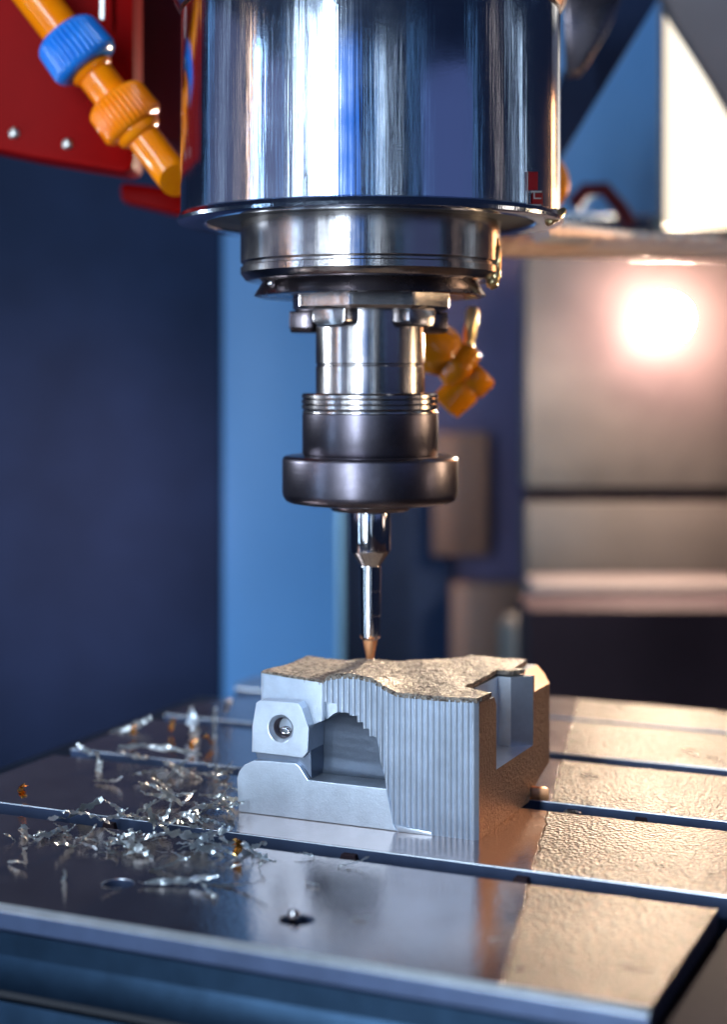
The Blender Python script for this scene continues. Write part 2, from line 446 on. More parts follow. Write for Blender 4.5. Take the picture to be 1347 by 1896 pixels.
bm = prism([(1046, -20), (1160, -20), (1125, 60), (1080, 135), (1052, 140)], lambda p: P(p[0], p[1], 3900), lambda p: P(p[0], p[1], 3900)+Vector((0, 60, 0)))
setp(obj('clamp_bracket', bm, M_DARKST, origin=P(1080, 50, 3900), bevel=8, smooth=40), 'dark glossy steel bracket beside the top of the housing', 'bracket')
bm = tube([P(1060, 380, 4700), P(1085, 352, 4700), P(1120, 350, 4700), P(1150, 385, 4700), P(1170, 420, 4700)], 22, 12)
setp(obj('red_hose', bm, M_MAROON, smooth=60, origin=P(1100, 400, 4700)), 'short dull red hose bent in front of the blue door', 'hose')
# braided cables
def cable(px0, py0, px1, py1, d0, d1, r0, r1, m, label, sag=0):
    n = 110; a, b = P(px0, py0, d0), P(px1, py1, d1)
    pts = [a.lerp(b, k/(n-1)) + Vector((0, 0, -sag*math.sin(math.pi*k/(n-1)))) for k in range(n)]
    bm = tube(pts, lambda s: r0+(r1-r0)*s, 20, twist=lambda k, t: 1+0.16*math.cos(5*t+k*0.9))
    return setp(obj('braided_cable', bm, m, smooth=60, origin=a), label, 'cable', 'braided cables beside the housing')
cable(1000, 425, 1215, 447, 3500, 4600, 26, 15, M_CABLE, 'silver twisted cable running right from the flange, upper one')
cable(905, 455, 1420, 462, 3700, 4300, 24, 26, M_CABLEW, 'peach lit twisted cable below the silver one')
cable(930, 440, 1330, 452, 3950, 4500, 22, 22, M_CABLE, 'pale twisted cable squeezed between the silver and peach ones')

# red casting with screws, upper left
t = empty('red_casting', P(100, 280, 3350), 'red painted machine casting in the upper left corner', 'casting')
bm = prism([(-300, 215), (60, 290), (228, 318), (243, 312), (247, 300), (247, -300), (-300, -300)],
           lambda p: P(p[0], p[1], 3350), lambda p: P(p[0], p[1], 3350)+Vector((0, 140, 0)))
obj('front_plate', bm, M_RED, t, bevel=5, smooth=40)
bm = prism([(200, 240), (352, 268), (352, -300), (200, -300)], lambda p: P(p[0], p[1], 3620), lambda p: P(p[0], p[1], 3620)+Vector((0, 500, 0)))
obj('rear_body', bm, M_MAROON, t, bevel=8, smooth=40)  # same red casting, its shade painted in as maroon
for px, py in ((125, 267), (26, 247)):
    bm = lathe([(0.1, 10), (6, 10), (11, 6), (12, 0), (17, -2), (17, -20)], 24, frame_z(P(px, py, 3350), (0, -1, 0)))
    obj('screw', bm, M_SCREW, t, smooth=40)
bm = prism([(222, 345), (228, 338), (345, 352), (345, 400), (225, 372)], lambda p: P(p[0], p[1], 3800), lambda p: P(p[0], p[1], 3800)+Vector((0, 100, 0)))
setp(obj('red_bar', bm, M_RED, origin=P(280, 380, 3800), bevel=6, smooth=40), 'short dark red bar below the red casting', 'bar')
bm = bmesh.new(); box(bm, P(189, 0, 3300), (8, 8, 80))
setp(obj('thin_pipe', bm, M_SCREW, origin=P(189, 30, 3300)), 'thin grey rod at the top edge beside the blue nut', 'rod')

# ================================================================ SPINDLE
AX = Vector((12.5, 0, 0))
MA = Matrix.Translation(AX)
def lat(name, prof, m, parent, segs=128, smooth=35, rmod=None):
    return obj(name, lathe(prof, segs, MA, rmod), m, parent, smooth=smooth)
sp = empty('spindle_head', AX+Vector((0, 0, 283)), 'large polished steel spindle housing hanging at the top', 'spindle')
lat('housing', [(300, 700), (347, 668), (350, 660), (350, 300), (345, 296)], M_CHROME, sp, 256)
lat('housing_cap', [(120, 900), (362, 900), (362, 690), (352, 672), (330, 672), (300, 680)], M_DARKST, sp)
# flange ring with cavity
lat('flange_ring', [(344, 300), (354, 297), (357, 290), (355, 284), (346, 281), (306, 283), (303, 287)], M_CHROME, sp, 256)
lat('cavity', [(302.5, 286), (302, 345), (232, 345)], M_BLACK, sp)  # recess shade painted as a black lining
lat('collar', [(230, 350), (240, 345), (240, 213), (238, 211), (236, 209), (236, 205), (240, 203), (240, 192), (231, 180), (226, 178), (200, 177)], M_STEEL, sp, 192)
lat('drip_ring', [(198, 182), (200, 176), (213, 154), (214, 151), (208, 149), (150, 152), (120, 158)], M_DARKST, sp, 96,
    rmod=lambda r, z, t: r*(1+0.012*math.sin(7*t+1)*math.sin(3*t)) if z < 170 else r)
def poly(sides, ph, k=1.0):
    def f(r, z, t):
        a = (t+ph) % (2*math.pi/sides) - math.pi/sides
        return r*((1-k)+k*math.cos(math.pi/sides)/math.cos(a))
    return f
lat('driving_ring', [(120, 168), (146, 165), (150, 161), (150, 130), (144, 124), (100, 122)], M_STEEL, sp, 192, 20, poly(8, 0.25))
def key(ang, w, r, z0, z1, m=M_STEEL):
    M = MA @ Matrix.Rotation(R(ang), 4, 'Z')
    pts = [(-w/2, z1), (w/2, z1), (w/2, z0+8), (w/2-10, z0), (-w/2+10, z0), (-w/2, z0+8)]
    bm = prism(pts, lambda p: M @ Vector((p[0], -r, p[1])), lambda p: M @ Vector((p[0], -r+46, p[1])))
    obj('drive_key', bm, m, sp, bevel=3, smooth=30)
key(-33, 70, 138, 92, 126); key(43, 66, 138, 92, 126)
key(-105, 78, 146, 84, 124, M_DARKST); key(118, 78, 146, 84, 124, M_DARKST); key(180, 70, 138, 92, 126)
# burrs and droplets on the rim at the right
for (x, z, sx, sz) in ((226, 192, 10, 26), (231, 214, 7, 40), (222, 176, 12, 14)):
    bm = bmesh.new()
    bmesh.ops.create_icosphere(bm, subdivisions=3, radius=1)
    for v in bm.verts:
        v.co = v.co*(1+0.35*noise.noise(v.co*2.3+Vector((x, z, 0))))
        v.co = Vector((v.co.x*sx, v.co.y*14, v.co.z*sz)) + AX + Vector((x, -58, z))
    obj('burr', bm, M_BURR, sp, smooth=60)
bm = bmesh.new(); bmesh.ops.create_icosphere(bm, subdivisions=3, radius=1)
for v in bm.verts:
    v.co = v.co*(1+0.3*noise.noise(v.co*1.7+Vector((3, 1, 2))))
    v.co = Vector((v.co.x*18, v.co.y*12, v.co.z*12+0.5*v.co.x*18)) + AX + Vector((332, -95, 290))
obj('burr', bm, M_BURR, sp, smooth=60)
bm = bmesh.new(); bmesh.ops.create_icosphere(bm, subdivisions=2, radius=7)
bmesh.ops.translate(bm, verts=bm.verts, vec=AX+Vector((-176, -120, 168)))
obj('droplet', bm, M_TOOL, sp, smooth=80)
# red emblem sticker on the housing
def patch(name, m, px0, px1, py0, py1, rr):
    bm = bmesh.new(); n = 6; cols = []
    for i in range(n+1):
        px = px0+(px1-px0)*i/n; x = (px-686)/0.985
        s = max(-0.999, min(0.999, x/rr)); y = -math.sqrt(1-s*s)*rr
        d = F+y
        cols.append([bm.verts.new(Vector((AX.x+s*rr, y, (HY-py)*d/F))) for py in (py0, py1)])
    for a, b in zip(cols, cols[1:]): bm.faces.new((a[0], b[0], b[1], a[1]))
    r = bmesh.ops.solidify(bm, geom=bm.faces[:], thickness=1.0)
    return obj(name, bm, m, sp)
patch('sticker', M_STICK, 950, 971, 318, 352, 351.5)
patch('sticker', M_STICK, 960, 981, 358, 380, 351.5)
for q in ((949, 951.5, 318, 378), (949, 978, 378, 381), (957, 979, 353, 356.5), (962, 978, 366, 368.5), (962, 965, 356, 368)):
    patch('sticker_line', M_STICKW, *q, 352.6)

# ---- tool holder
th = empty('tool_holder', AX+Vector((0, 0, -228)), 'dark steel tool holder with wide clamping nut under the spindle', 'tool holder')
lat('neck', [(90, 128), (101, 126), (101, 27), (99.5, 25), (99.5, 23), (101, 21), (101, -30)], M_STEEL, th)
lat('ring_collar', [(98, -27), (124, -28), (127, -31), (127, -36), (124.5, -38), (127, -40), (127, -46), (124.5, -48), (127, -50), (127, -56), (124, -59), (125.5, -62), (125.5, -64), (122, -66)], M_STEEL, th)
lat('sleeve', [(122, -62), (126, -66), (126, -138), (122, -145), (112, -147)], M_NUT, th)
lat('clamping_nut', [(108, -143), (154, -143), (159, -144.5), (162, -148), (163, -153), (163, -212), (161, -219), (157, -225), (150, -229), (130, -232), (60, -234)], M_NUT, th)
lat('nut_boss', [(80, -232), (78, -238), (70, -245), (30, -246)], M_DARKST, th)
# ---- milling cutter
mc = empty('milling_cutter', AX+Vector((0, 0, -525)), 'slender steel cutter with copper coloured tip touching the block', 'cutter')
lat('shank', [(30, -244), (37, -244), (37.5, -246), (37.5, -318), (35, -324), (21, -343), (19, -348)], M_TOOL, mc, 64)
lat('stem', [(18, -344), (19.5, -348), (19.5, -392), (18.6, -392.5), (18.6, -394), (19.3, -394.5), (19, -437), (18, -437.5), (18, -439), (18.7, -439.5), (18, -478), (14, -484)], M_TOOL, mc, 64, 15)
lat('tip', [(13, -472), (17, -474), (17.5, -479), (15, -482), (12.5, -483), (12, -492), (7, -518), (4, -529), (0.1, -531)], M_COPPER, mc, 48,
    rmod=lambda r, z, t: r*(1+0.06*math.cos(4*t+z*0.08)))

# ================================================================ SLOTTED TABLE
tb = empty('slotted_table', W(40, 0, ZT-260), 'ground steel machine table with parallel T slots, coated with coolant', 'machine table')
UL, UR = -668.0, 745.0
def strip_bm(pts, thick):
    return prism(pts, lambda p: W(p[0], p[1], ZT), lambda p: W(p[0], p[1], ZT-thick))
def cyl(p, r, h):
    return lathe([(r, -h), (r, h)], 40, Matrix.Translation(p))
hole1 = ground(550, 1703); hole2 = ground(218, 1636)
bm = strip_bm([(UL-200, -836), (UR, -836), (UR, -434), (UL-200, -434)], 34)
es = [e for e in bm.edges if all(abs(v.co.dot(VX)+836) < 1 and v.co.z > ZT-1 for v in e.verts)]
bmesh.ops.bevel(bm, geom=es, offset=9, segments=1, affect='EDGES')
bm = boolean(bm, [cyl(hole1, 25, 40), cyl(hole2, 24, 40)])
strips = [obj('table_strip', bm, M_TABLE, tb, bevel=1.2)]
hole3 = None
for v0, v1, ul, ch in ((-371, -30, UL, 0), (30, 340, UL, 0), (398, 708, UL, 110), (732, 945, UL-40, 40)):
    if v0 > 700: pts = [(ul+ch, v0), (UR+200, v0), (UR+200, v1), (ul+ch, v1), (ul+10, v1-60), (ul+10, v0+60)]
    else: pts = [(ul, v0), (UR+200, v0), (UR+200, v1)] + ([(ul+ch*1.5, v1), (ul+ch*0.5, v1-ch*0.7), (ul, v1-ch*1.7)] if ch else [(ul, v1)])
    strips.append(obj('table_strip', strip_bm(pts, 34), M_TABLE, tb, bevel=1.6))
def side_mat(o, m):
    o.data.materials.append(m); o.data.materials.append(M_EDGE_GLINT)
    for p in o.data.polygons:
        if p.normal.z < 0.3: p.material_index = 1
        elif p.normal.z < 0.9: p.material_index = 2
def tbox(name, u0, u1, v0, v1, z0, z1, m, bevel=0):
    bm = prism([(u0, v0), (u1, v0), (u1, v1), (u0, v1)], lambda p: W(p[0], p[1], z1), lambda p: W(p[0], p[1], z0))
    return obj(name, bm, m, tb, bevel=bevel, smooth=30 if bevel else None)
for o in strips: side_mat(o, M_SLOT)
# slot walls under the strips (the wider T hides in the dark), slot floors, bed
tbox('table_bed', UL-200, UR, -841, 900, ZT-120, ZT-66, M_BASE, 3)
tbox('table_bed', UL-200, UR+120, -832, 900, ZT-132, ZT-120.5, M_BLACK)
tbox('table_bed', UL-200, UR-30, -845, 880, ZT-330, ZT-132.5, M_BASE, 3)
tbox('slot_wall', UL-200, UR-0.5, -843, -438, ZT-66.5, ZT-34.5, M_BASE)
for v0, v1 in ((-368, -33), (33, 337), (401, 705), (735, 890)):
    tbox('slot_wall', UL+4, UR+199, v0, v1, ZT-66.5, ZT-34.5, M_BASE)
bm = prism([(UR+14, -1500), (UR+14, 900), (UR+700, 900), (UR+700, -1500)], lambda p: W(p[0], p[1], ZT-20), lambda p: W(p[0], p[1], ZT-700))
setp(obj('way_cover', bm, M_DARKB, bevel=8, smooth=40, origin=W(UR+300, -300, ZT-700)), 'dark brown cover past the right end of the slotted table', 'cover')
# bolt in the front hole
bm = lathe([(0.1, 14), (7, 12), (9, 4), (7, -2), (7, -30)], 20, Matrix.Translation(hole1+Vector((-4, 2, 0))))
obj('bolt_head', bm, M_TOOL, tb, smooth=50)
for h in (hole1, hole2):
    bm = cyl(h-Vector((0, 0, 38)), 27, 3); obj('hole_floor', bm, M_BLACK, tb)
# dark wedges sitting in the slots
for px, py, w_ in ((648, 1583, 34), (966, 1627, 30), (1062, 1499, 26), (1190, 1513, 30), (1084, 1407, 26), (205, 1524, 30)):
    p = ground(px, py, ZT-12); u, v = uv_of(p)
    bm = prism([(-w_/2-9, -40), (w_/2+9, -40), (w_/2-4, 3), (-w_/2+6, 3)],
               lambda q: W(u+q[0], v+34, ZT-12+q[1]), lambda q: W(u+q[0], v-10, ZT-12+q[1]))
    obj('slot_wedge', bm, M_DARKB, tb, bevel=1)

# ================================================================ WORKPIECE
wp = empty('workpiece', B(222, 200, 0), 'half machined aluminium block with ribbed face and rough golden top', 'metal block')
f = lambda *pts: [front(*p) for p in pts]
DB = 405.0
# top heights
def top_h(a, b):
    s = max(0, min(1, (230-a)/70)); s = s*s*(3-2*s)
    s2 = max(0, min(1, (a-160)/260))
    hgt = 228 + 6*s
    hgt += 1.0*math.sin(a*0.021+1)*math.sin(b*0.016) + 1.0*math.sin(a*0.05+b*0.03)
    return hgt
# plan outline with scalloped front from a0 to 444
a_r = front(598, 1300)[0]
def wavy(a0, a1, amp=4.0, pitch=10.2, nn=6, b0=0):
    n = int((a1-a0)/pitch); pts = []
    for i in range(n):
        for k in range(nn):
            t = k/nn; aa = a0+(a1-a0)*(i+t)/n
            pts.append((aa, b0+amp*(1-math.sin(math.pi*t))))   # rounded ribs with sharp valleys
    pts.append((a1, b0+amp)); return pts
plan = wavy(a_r, 441) + [(444, 7), (444, DB-16), (430, DB), (290, DB-10), (185, 262), (112, 228), (27, 230), (33, 26), (46, 22), (a_r-12, 22)]
body = prism(plan, lambda p: B(p[0], p[1], 0), lambda p: B(p[0], p[1], 260))
# front silhouette : what stays
a_l = 0
sil = [(25, 60), (25, 243)] + [(46, 241)] + f((592, 1267), (608, 1254), (625, 1250), (660, 1251), (690, 1258), (720, 1277), (735, 1284), (790, 1290)) + [(446, 229), (460, 229), (460, 0), (25, 0)]
sil = [(x, y-2.5 if y > 200 else y) for x, y in sil]
cut_sil = prism(sil, lambda p: B(p[0], -50, p[1]), lambda p: B(p[0], DB+60, p[1]))
# pocket
arch = f((540, 1440), (560, 1350), (600, 1334), (612, 1324), (625, 1319), (646, 1320), (647, 1325), (660, 1326), (661, 1337), (672, 1338), (673, 1349), (684, 1350), (685, 1363), (697, 1365), (703, 1400), (716, 1460), (570, 1445))
pocket = prism(arch, lambda p: B(p[0], -60, p[1]), lambda p: B(p[0], 62, p[1]))
# step in the arch's upper left
st = f((598, 1300), (622, 1303), (624, 1320), (600, 1336))
stepc = prism(st, lambda p: B(p[0], -60, p[1]), lambda p: B(p[0], 14, p[1]))
# side slot on the right face
slot_plan = [(470, 92), (398, 92), (388, 102), (388, 262), (412, 262), (444, 292), (470, 292)]
slot = prism(slot_plan, lambda p: B(p[0], p[1], 96), lambda p: B(p[0], p[1], 300))
notch = prism([(66, 245), (92, 205), (100, 245)], lambda p: B(400, p[0], p[1]), lambda p: B(470, p[0], p[1]))
# chamfer at the far right top corner, and the relieved bottom corner
ch1 = prism([(404, 260), (470, 260), (470, 170), (437, 196), (404, 232)], lambda p: B(p[0], 300, p[1]), lambda p: B(p[0], DB+50, p[1]))
ch2 = prism([(262, -10), (DB+20, -10), (DB+20, 62), (DB-20, 44), (330, 30), (270, 4)], lambda p: B(350, p[0], p[1]), lambda p: B(480, p[0], p[1]))
top_cut = prism([(30, 300), (30, 240), (64, 220), (DB+60, 220), (DB+60, 300)], lambda p: B(-60, p[0], p[1]), lambda p: B(520, p[0], p[1]))
body = boolean(body, [(cut_sil, 'INTERSECT'), top_cut, pocket, stepc, slot, notch, ch1, ch2])
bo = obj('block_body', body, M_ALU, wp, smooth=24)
bo.data.materials.append(M_SIDE_WARM)
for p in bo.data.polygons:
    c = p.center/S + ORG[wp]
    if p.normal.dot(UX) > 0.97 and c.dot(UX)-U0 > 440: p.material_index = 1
# base ledge : the smooth lower slab with its shoulders
led = f((442, 1509), (439, 1441), (443, 1428), (453, 1416), (470, 1408), (500, 1409), (548, 1413), (556, 1420), (571, 1444), (716, 1460), (730, 1528), (736, 1534))
led = [(p[0], max(0, p[1])) for p in led]; led[-1] = (led[-1][0], 0); led[0] = (led[0][0], 0)
bm = prism(led, lambda p: B(p[0], -1.2, p[1]), lambda p: B(p[0], 150, p[1]))
obj('base_ledge', bm, M_ALU, wp, bevel=1.6)
# foot lip under the ribs
lip = f((733, 1527), (800, 1540), (803, 1548), (740, 1548))
bm = prism([(x, max(0, h)) for x, h in lip], lambda p: B(p[0], -3, p[1]), lambda p: B(p[0], 30, p[1]))
obj('foot_lip', bm, M_ALU, wp, bevel=1, smooth=30)
# lug with threaded hole
lug = f((475, 1301), (483, 1296), (553, 1301), (560, 1312), (573, 1350), (571, 1392), (562, 1403), (467, 1392), (468, 1345))
bm = prism(lug, lambda p: B(p[0], -2, p[1]), lambda p: B(p[0], 74, p[1]))
hc = front(521, 1349)
Mh = Matrix.Translation(B(hc[0], -2, hc[1])) @ (Matrix((UX, Vector((0, 0, 1)), -VX)).transposed().to_4x4())
bm = boolean(bm, [lathe([(24, 6), (24, 0), (18, -7), (17.5, -40)], 40, Mh)])
lg = obj('lug', bm, M_ALU, wp, bevel=1.2)
bm = lathe([(18, -8), (17.6, -12), (15.5, -14), (17.6, -16), (15.5, -18), (17.6, -20), (15, -23), (13, -30), (0.1, -33)], 32, Mh, caps=False)
obj('threaded_insert', bm, M_DARKST, lg, smooth=40)
bm = tube([Mh @ Vector((9*math.cos(t*0.9)-1, 5*math.sin(t*0.9)-7, -14-t*1.2)) for t in [k*0.5 for k in range(24)]], 1.8, 8)
obj('coil', bm, M_TOOL, lg, smooth=60)
# lower bevel of the lug down to the ledge
lb = f((468, 1391), (562, 1402), (571, 1391), (573, 1444), (556, 1421), (548, 1414), (472, 1408))
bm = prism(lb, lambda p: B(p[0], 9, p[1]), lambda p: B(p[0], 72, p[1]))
obj('lug_root', bm, M_ALU_SHADE, wp, bevel=1)
# pocket back wall, concave and milled
bm = bmesh.new(); g = []
for i in range(25):
    row = []
    for j in range(33):
        t = j/32; aa = 82 + i*7.5; hh = 50+t*150
        fil = max(0, 1-t*3.2); bb = 60 - 44*(1-math.sqrt(max(0, 1-fil*fil))) - 18*max(0, t-0.6)**2*6
        row.append(bm.verts.new(B(aa, bb+0.12*math.sin(j*1.9+i*0.2), hh)))
    g.append(row)
for i in range(24):
    for j in range(32): bm.faces.new((g[i][j], g[i+1][j], g[i+1][j+1], g[i][j+1]))
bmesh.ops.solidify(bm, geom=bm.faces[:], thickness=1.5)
obj('pocket_wall', bm, M_ALU_SHADE, wp, smooth=60)
# rough top crust : a dense relief sheet with a skirt
top_poly = [(a_r-14, 20), (a_r+8, -1), (444, -1), (446, 20), (446, 66), (430, 78), (398, 91), (386, 101), (386, 264), (412, 264), (430, 300), (404, 312), (402, DB-30), (400, DB-6), (290, DB-12), (185, 260), (112, 226), (25, 228), (30, 24)]
def inside(x, y, poly):
    c = False; j = len(poly)-1
    for i in range(len(poly)):
        xi, yi = poly[i]; xj, yj = poly[j]
        if (yi > y) != (yj > y) and x < (xj-xi)*(y-yi)/(yj-yi)+xi: c = not c
        j = i
    return c
bm = prism(top_poly, lambda p: B(p[0], p[1], 225), lambda p: B(p[0], p[1], 232))
for fc in list(bm.faces):
    if fc.normal.z > 0.9 or fc.normal.z < -0.9: bm.faces.remove(fc)
bm.free()
bm = bmesh.new(); st_ = 3.2; vg = {}
nx, ny = int(430/st_), int(412/st_)
def sil_h(a):
    prev = None
    pts = [(0, 240), (46, 241)] + f((592, 1267), (608, 1254), (625, 1250), (660, 1251), (690, 1258), (720, 1277), (735, 1284), (790, 1290)) + [(446, 230), (470, 230)]
    for (x0, y0), (x1, y1) in zip(pts, pts[1:]):
        if x0 <= a <= x1: return y0+(y1-y0)*(a-x0)/max(1e-6, x1-x0)
    return 230
def hrelief(a, b):
    base = sil_h(a)
    back = top_h(a, b)
    k = min(1, max(0, b/150)); k = k*k*(3-2*k)
    h = base*(1-k)+back*k
    p = Vector((a*0.028, b*0.028, 0))
    h += 1.3*noise.fractal(p*1.2, 0.8, 2.1, 4)
    h += 1.0*abs(noise.noise(p*4.2)) + 1.6*noise.noise(p*7)
    return h+2.0
for i in range(nx+1):
    for j in range(ny+1):
        a, b = 20+i*st_, -3+j*st_
        if inside(a, b, top_poly):
            ja = noise.noise(Vector((a*0.3, b*0.3, 5)))*1.4; jb = noise.noise(Vector((a*0.3, b*0.3, 9)))*1.4
            vg[i, j] = bm.verts.new(B(a+ja, b+jb, hrelief(a, b)))
for (i, j) in list(vg):
    q = [(i, j), (i+1, j), (i+1, j+1), (i, j+1)]
    if all(k in vg for k in q): bm.faces.new([vg[k] for k in q])
bmesh.ops.recalc_face_normals(bm, faces=bm.faces)
be = [e for e in bm.edges if len(e.link_faces) == 1]
r = bmesh.ops.extrude_edge_only(bm, edges=be)
for v in [x for x in r['geom'] if isinstance(x, bmesh.types.BMVert)]:
    v.co.z -= 8
obj('rough_top', bm, M_CRUST, wp, smooth=70)
# swarf tufts at the cutting point and on top
for k in range(26):
    a0 = random.uniform(0, 6.28); r0 = random.uniform(2, 12)
    c = AX + Vector((r0*math.cos(a0), r0*math.sin(a0)-4, -529+3))
    dr = Vector((math.cos(a0), math.sin(a0), random.uniform(0.1, 0.9)))
    l_ = random.uniform(6, 14)
    bm = tube([c, c+dr*l_*0.5, c+dr*l_+Vector((0, 0, -3))], 0.9, 5)
    obj('swarf_curl', bm, M_COPPER if k % 2 else M_BURR, wp, smooth=60)
# small copper tab under the block's far corner
q = [ground(985, 1482), ground(1018, 1484)]
bm = bmesh.new()
p0, p1 = q[0], q[1]
bm = prism([(0, 0), (1, 0), (1, 22), (0, 22)], lambda p: p0.lerp(p1, p[0])+Vector((0, 0, p[1]+1)), lambda p: p0.lerp(p1, p[0])+Vector((-6, 14, p[1]+1)))
setp(obj('copper_shim', bm, M_COPPER, bevel=1.5, smooth=30, origin=p0), 'small coppery shim standing at the rear foot of the block', 'shim')

# ================================================================ COOLANT HOSES
def along(px0, py0, px1, py1, d):
    a, b = P(px0, py0, d), P(px1, py1, d); return a, (b-a).normalized()
p0, dr = along(143, 95, 316, 320, 3230)
ch = empty('coolant_hose', p0, 'orange jointed coolant hose with a ribbed blue nut, upper left', 'coolant hose')
MH = frame_z(p0, dr) @ Matrix.Scale(1.14, 4)
def hl(name, prof, m, rmod=None, smooth=40, segs=96):
    return obj(name, lathe(prof, segs, MH, rmod), m, ch, smooth=smooth)
rib = lambda n, amp, lo, hi: (lambda r, z, t: r+(amp*(abs(math.cos(n*t/2))**0.7*2-1) if lo < z < hi else 0))
hl('pipe', [(36, -260), (36, -30)], M_ORANGE, smooth=40)
hl('nut', [(34, -44), (48, -43), (54, -38), (57, -30), (60, 18), (61, 26), (56, 33), (46, 37), (34, 37)], M_BLUEP, rib(34, 2.7, -37, 24), segs=272, smooth=50)
hl('socket', [(30, 34), (36, 36), (40, 42), (36, 50), (33, 52)], M_ORANGE)
hl('pipe', [(33, 40), (33, 110)], M_ORANGE)
hl('nut', [(32, 98), (44, 100), (50, 106), (54, 112), (56, 160), (52, 168), (42, 172), (41, 182), (34, 188), (30, 190)], M_ORANGE, rib(34, 2.4, 105, 162), segs=272, smooth=50)
bm = lathe([(30, 180), (30, 240), (31, 262), (30, 285)], 64, MH)
for v in bm.verts:            # obliquely cut nozzle mouth
    l_ = MH.inverted() @ v.co
    if l_.z > 250:
        l_.z += l_.x*0.75 if (MH.to_3x3() @ Vector((1, 0, 0))).z > 0 else -l_.x*0.75
        v.co = MH @ l_
obj('nozzle_end', bm, M_ORANGE, ch, smooth=40)
# amber nozzle behind the neck
p0, dr = along(800, 640, 900, 715, 3350)
t = empty('amber_nozzle', p0, 'small amber coolant nozzle behind the holder neck on the right', 'nozzle')
MH2 = frame_z(p0, dr) @ Matrix.Scale(1.2, 4)
def h2(name, prof, m=M_AMBER, rmod=None): return obj(name, lathe(prof, 64, MH2, rmod), m, t, smooth=50)
h2('nozzle_body', [(40, -40), (44, -30), (46, 20), (40, 34), (36, 40), (40, 50), (44, 62), (40, 74), (33, 80)], rmod=lambda r, z, a: r*(1+0.05*math.cos(6*a)) if z > 30 else r)
M3 = frame_z(P(875, 705, 3350), P(912, 690, 3350)-P(855, 745, 3350)) @ Matrix.Scale(1.3, 4)
bm = lathe([(20, -62), (27, -58), (29, -20), (26, -12), (30, -8), (30, 18), (26, 24), (10, 24)], 48, M3)
obj('nozzle_elbow', bm, M_AMBER, t, smooth=50)
M4 = frame_z(P(868, 640, 3350), (0.12, 0, 1))
bm = lathe([(14, -30), (16, -26), (16, -6), (12, 0), (11, 12), (14, 18), (14, 72), (10, 80), (0.1, 82)], 40, M4)
obj('nozzle_stem', bm, M_BURR, t, smooth=50)
# amber round knob behind the housing
bm = lathe([(0.1, 30), (40, 28), (66, 10), (76, -20), (76, -60)], 64, frame_z(P(1003, 335, 3650), (0.35, -1, 0.1)))
setp(obj('amber_fitting', bm, M_AMBER, smooth=50, origin=P(1003, 335, 3650)), 'round amber knob peeking out from behind the spindle housing', 'fitting')

# ================================================================ CHIPS
def ribbon(seed, length, width, curl, twist, rag):
    rnd = random.Random(seed); n = 14
    bm = bmesh.new(); rows = []
    pos = Vector((0, 0, 0)); head = Vector((1, 0, 0)); up = Vector((0, 0, 1))
    ax = Vector((rnd.uniform(-.4, .4), 1, rnd.uniform(-.6, .6))).normalized()
    pts = []
    for k in range(n+1):
        t = k/n
        pts.append((pos.copy(), head.copy(), up.copy()))
        pos = pos+head*(length/n)
        q = Matrix.Rotation(curl/n*(1+rnd.uniform(-.9, .9)), 3, ax) @ Matrix.Rotation(twist/n*(1+rnd.uniform(-1, 1)), 3, head)
        head = (q @ head).normalized(); up = (q @ up).normalized()
    for k, (p, h, u) in enumerate(pts):
        t = k/n; wd = width*(0.35+0.65*math.sin(math.pi*min(1, t*0.9+0.08)))*(1+rag*rnd.uniform(-1, 1))*0.5
        sd = h.cross(u).normalized(); sd0 = sd
        cr = u*width*rnd.uniform(-.3, .3); p = p+sd0*0
        j = lambda: u*width*rnd.uniform(-.22, .22)
        rows.append([bm.verts.new(p-sd*wd+j()), bm.verts.new(p+cr), bm.verts.new(p+sd*wd*rnd.uniform(.4, 1.2)+j())])
    for a, b in zip(rows, rows[1:]):
        for i in range(2): bm.faces.new((a[i], a[i+1], b[i+1], b[i]))
    bmesh.ops.solidify(bm, geom=bm.faces[:], thickness=0.9)
    c = sum((v.co for v in bm.verts), Vector())/len(bm.verts)
    zmin = min(v.co.z for v in bm.verts)
    bmesh.ops.translate(bm, verts=bm.verts, vec=(-c.x, -c.y, -zmin))
    bmesh.ops.recalc_face_normals(bm, faces=bm.faces)
    bmesh.ops.scale(bm, verts=bm.verts, vec=(S, S, S))
    me = bpy.data.meshes.new('metal_chip'); bm.to_mesh(me); bm.free()
    for p in me.polygons: p.use_smooth = True
    me.set_sharp_from_angle(angle=R(35))
    return me
shapes = []
for i in range(14):
    me = ribbon(100+i, random.uniform(42, 74), random.uniform(8, 13), random.uniform(-0.6, 0.6), random.uniform(-1.1, 1.1), 0.45)
    me.materials.append(M_CHIP); shapes.append(me)
longs = []
for i in range(4):
    me = ribbon(300+i, 100, 9, 0.35*(-1)**i, random.uniform(-2.5, 2.5), 0.6); me.materials.append(M_CHIP); longs.append(me)
golds = []
for i in range(2):
    me = ribbon(400+i, 34, 16, 2.2, 1.0, 0.5); me.materials.append(M_CHIPG); golds.append(me)
GR = 'metal chips scattered on the table left of the block'
def chip(me, px, py, lift=0, rz=None, tilt=0.35, sc_=1.0, label=None, group=GR):
    p = ground(px, py)
    o = bpy.data.objects.new('metal_chip', me); COL.objects.link(o)
    o.location = (p+Vector((0, 0, lift+1.0)))*S
    o.rotation_euler = (random.uniform(-tilt, tilt), random.uniform(-tilt, tilt), random.uniform(0, 6.28) if rz is None else rz)
    o.scale = (sc_*1.2,)*3
    setp(o, label or 'silvery curled chip lying in the tangled pile left of the block', 'metal chip', group)
    return o
